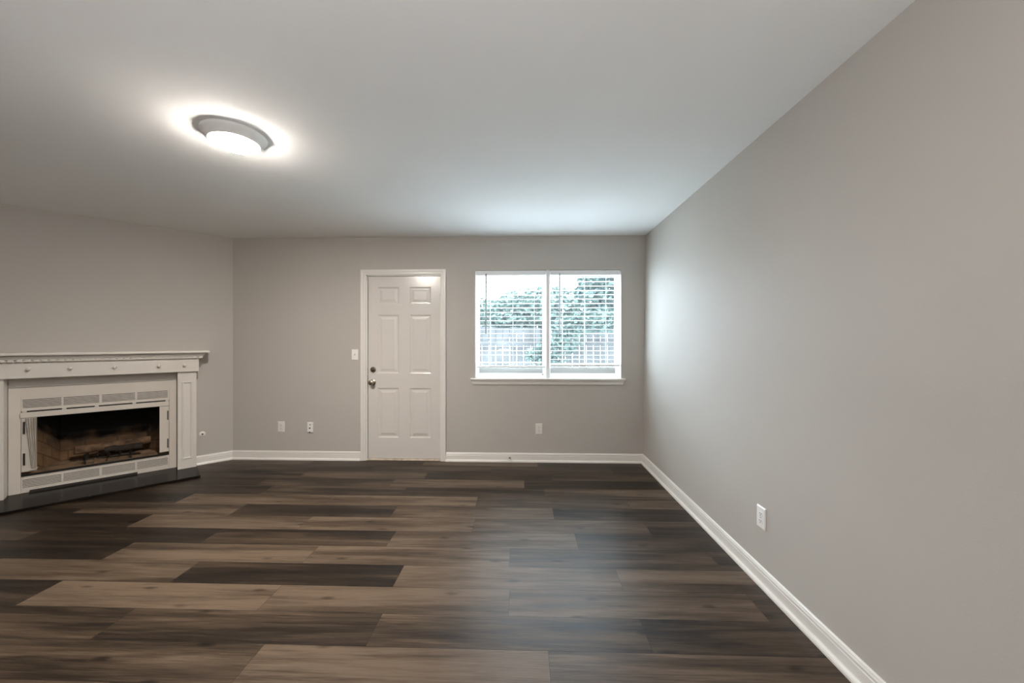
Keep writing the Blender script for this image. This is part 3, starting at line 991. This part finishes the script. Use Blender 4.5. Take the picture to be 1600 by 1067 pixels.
# log grate, log and broken piece inside the firebox
gr = root('fire_grate', 'black iron log grate standing inside the firebox', 'grate', DIAG(0.95, -0.2, BZ0))
m = MB()
for q in range(5):
    u = 0.80 + q * 0.075
    m.tube([DIAG(u, -0.02, BZ0 + 0.105), DIAG(u, -0.035, BZ0 + 0.06), DIAG(u, -0.30, BZ0 + 0.055), DIAG(u, -0.335, BZ0 + 0.10)], 0.007, 8)
m.build('grate_bars', M['iron'], gr, smooth=True)
m = MB()
for n in (-0.08, -0.27):
    m.tube([DIAG(0.77, n, BZ0 + 0.045), DIAG(1.13, n, BZ0 + 0.045)], 0.006, 8)
m.build('cross_bar', M['iron'], gr, smooth=True)
for u in (0.80, 1.10):
    for n in (-0.08, -0.27):
        m = MB(); m.tube([DIAG(u, n, BZ0 + 0.0005), DIAG(u, n, BZ0 + 0.045)], 0.006, 8); m.build('leg', M['iron'], gr)


def log(u0, n0, u1, n1, z, r, name, mat, label, dz=0.0, seed=1):
    rg = random.Random(seed)
    m = MB()
    pth = []; rad = []
    for q in range(9):
        f_ = q / 8
        pth.append(DIAG(u0 + (u1 - u0) * f_, n0 + (n1 - n0) * f_ + rg.uniform(-.006, .006), z + dz * f_ + rg.uniform(-.004, .004)))
        rad.append(r * rg.uniform(0.86, 1.08))
    m.tube(pth, rad, 12)
    return tag(m.build(name, mat, smooth=True), label, 'log')


log(0.66, -0.30, 1.18, -0.22, BZ0 + 0.112, 0.042, 'fire_log', M['log'], 'long pale half-burnt log lying across the grate', seed=2)
log(0.72, -0.12, 0.98, -0.16, BZ0 + 0.098, 0.030, 'fire_log', M['char'], 'short black charred log at the front of the grate', seed=5)
m = MB(); m.loft([[DIAG(0.93, 0.013, BZ0 + 0.0006), DIAG(1.04, 0.010, BZ0 + 0.0006), DIAG(1.03, -0.012, BZ0 + 0.0006), DIAG(0.94, -0.008, BZ0 + 0.0006)],
                  [DIAG(1.00, 0.008, BZ0 + 0.040), DIAG(1.035, 0.004, BZ0 + 0.066), DIAG(1.028, -0.008, BZ0 + 0.064), DIAG(0.99, -0.006, BZ0 + 0.036)]])
tag(m.build('brick_shard', M['log']), 'tan broken shard on the firebox floor at the front', 'shard')

# ================================================================== OUTSIDE THE WINDOW
ew = MB()
for a0, a1, c0, c1 in ((-8, WX0 - 0.06, -0.24, 6.0), (WX1 + 0.06, 9, -0.24, 6.0), (WX0 - 0.06, WX1 + 0.06, -0.24, WZ0 - 0.03), (WX0 - 0.06, WX1 + 0.06, WZ1 + 0.04, 6.0)):
    ew.box(a0, a1, -WT - 0.03, -WT - 0.006, c0, c1, FAR)
struct(ew.build('wall_outside', M['siding'], base=False))  # unseen upper storey added to keep skylight off the fence
struct(MB().box(-6, 8, D + 0.17, 7.2, -0.25, -0.245).build('bounce_slab', M['bounce_slab'], base=False))  # unseen pale slab, added to bounce daylight up to the ceiling
struct(MB().box(-9, 11, D + 0.135, 16, -0.35, -0.25).build('ground', M['ground'], base=False))
YF = 8.0
fn = root('board_fence', 'weathered grey board fence outside the window', 'fence', (1.0, YF, -0.25))
m = MB(); x = -3.5
rg = random.Random(11)
while x < 5.5:
    wdt = 0.138
    m.box(x, x + wdt, YF, YF + 0.018, -0.245, 1.60 + rg.uniform(-0.015, 0.02)); x += wdt + 0.008
m.build('picket_panel', M['fence'], fn)
for z in (0.25, 1.22):
    m = MB(); m.box(-3.5, 5.5, YF - 0.04, YF - 0.001, z, z + 0.085); m.build('rail', M['fence'], fn)
for px in (-2.1, 0.3, 2.7, 5.0):
    m = MB(); m.box(px - 0.045, px + 0.045, YF - 0.131, YF - 0.041, -0.245, 1.58); m.build('post', M['fence'], fn)


def leaves(name, label, cat, blobs, n, size, mat, trunk, seed, group='plants beyond the window'):
    rg = random.Random(seed)
    base = trunk[0]
    r = root(name, label, cat, base, group)
    m = MB(); m.tube(trunk, [0.07 * (1 - 0.7 * i / max(1, len(trunk) - 1)) for i in range(len(trunk))], 8)
    for (cx, cy, cz, rx, ry, rz) in blobs:
        m.tube([trunk[-1], Vector((cx, cy, cz))], [0.025, 0.008], 6)
    m.build('branches', M['bark'], r)
    verts, faces = [], []
    vol = [b[3] * b[4] * b[5] for b in blobs]
    for q in range(n):
        b = rg.choices(blobs, vol)[0]
        while True:
            d = Vector((rg.uniform(-1, 1), rg.uniform(-1, 1), rg.uniform(-1, 1)))
            if 0.25 < d.length < 1: break
        p = Vector((b[0] + d.x * b[3], b[1] + d.y * b[4], b[2] + d.z * b[5]))
        ax = Vector((rg.gauss(0, 1), rg.gauss(0, 1), rg.gauss(0, 0.7) - 0.5)).normalized()
        sd = ax.cross(Vector((rg.gauss(0, 1), rg.gauss(0, 1), rg.gauss(0, 1)))).normalized()
        s = size * rg.uniform(0.6, 1.3)
        nn = ax.cross(sd)
        i = len(verts)
        verts += [p, p + ax * s * .5 + sd * s * .3 + nn * s * .08, p + ax * s, p + ax * s * .5 - sd * s * .3 + nn * s * .08]
        faces += [(i, i + 1, i + 2), (i, i + 2, i + 3)]
    me = bpy.data.meshes.new('foliage')
    me.from_pydata([v - Vector(base) for v in verts], [], faces)
    me.materials.append(mat)
    o = bpy.data.objects.new('foliage', me); COL.objects.link(o); o.parent = r
    return r


leaves('leafy_tree', 'tall green leafy tree beyond the fence, at the right of the window', 'tree',
       [(2.35, 10.0, 2.75, 1.0, 0.8, 1.0), (3.2, 9.9, 3.5, 1.2, 0.8, 0.9), (1.75, 9.8, 2.15, 0.8, 0.6, 0.6), (3.0, 9.9, 1.9, 1.2, 0.6, 0.6)], 13000, 0.15, M['leaf_tree'],
       [Vector((2.7, 10.1, -0.25)), Vector((2.75, 10.05, 0.8)), Vector((2.7, 10.0, 2.0))], 1)
leaves('leafy_shrub', 'pale green shrub rising above the fence, at the left of the window', 'shrub',
       [(-0.8, 8.6, 1.80, 0.8, 0.4, 0.48), (0.0, 8.6, 2.02, 0.7, 0.4, 0.48), (0.6, 8.6, 2.12, 0.6, 0.4, 0.46)], 6500, 0.13, M['leaf_shrub'],
       [Vector((0.1, 8.65, -0.25)), Vector((0.1, 8.62, 0.8)), Vector((0.15, 8.6, 1.6))], 2)
leaves('climbing_vine', 'climbing vine hanging over the fence, near the middle of the window', 'vine',
       [(0.75, 7.66, 1.30, 0.40, 0.11, 0.25), (0.35, 7.66, 1.02, 0.30, 0.10, 0.22), (0.95, 7.64, 1.60, 0.45, 0.13, 0.22), (1.5, 7.62, 1.72, 0.6, 0.14, 0.22), (0.6, 7.66, 0.7, 0.35, 0.10, 0.3)], 2600, 0.10, M['leaf_vine'],
       [Vector((0.7, 7.70, -0.25)), Vector((0.7, 7.72, 0.5)), Vector((0.75, 7.68, 1.2))], 3)
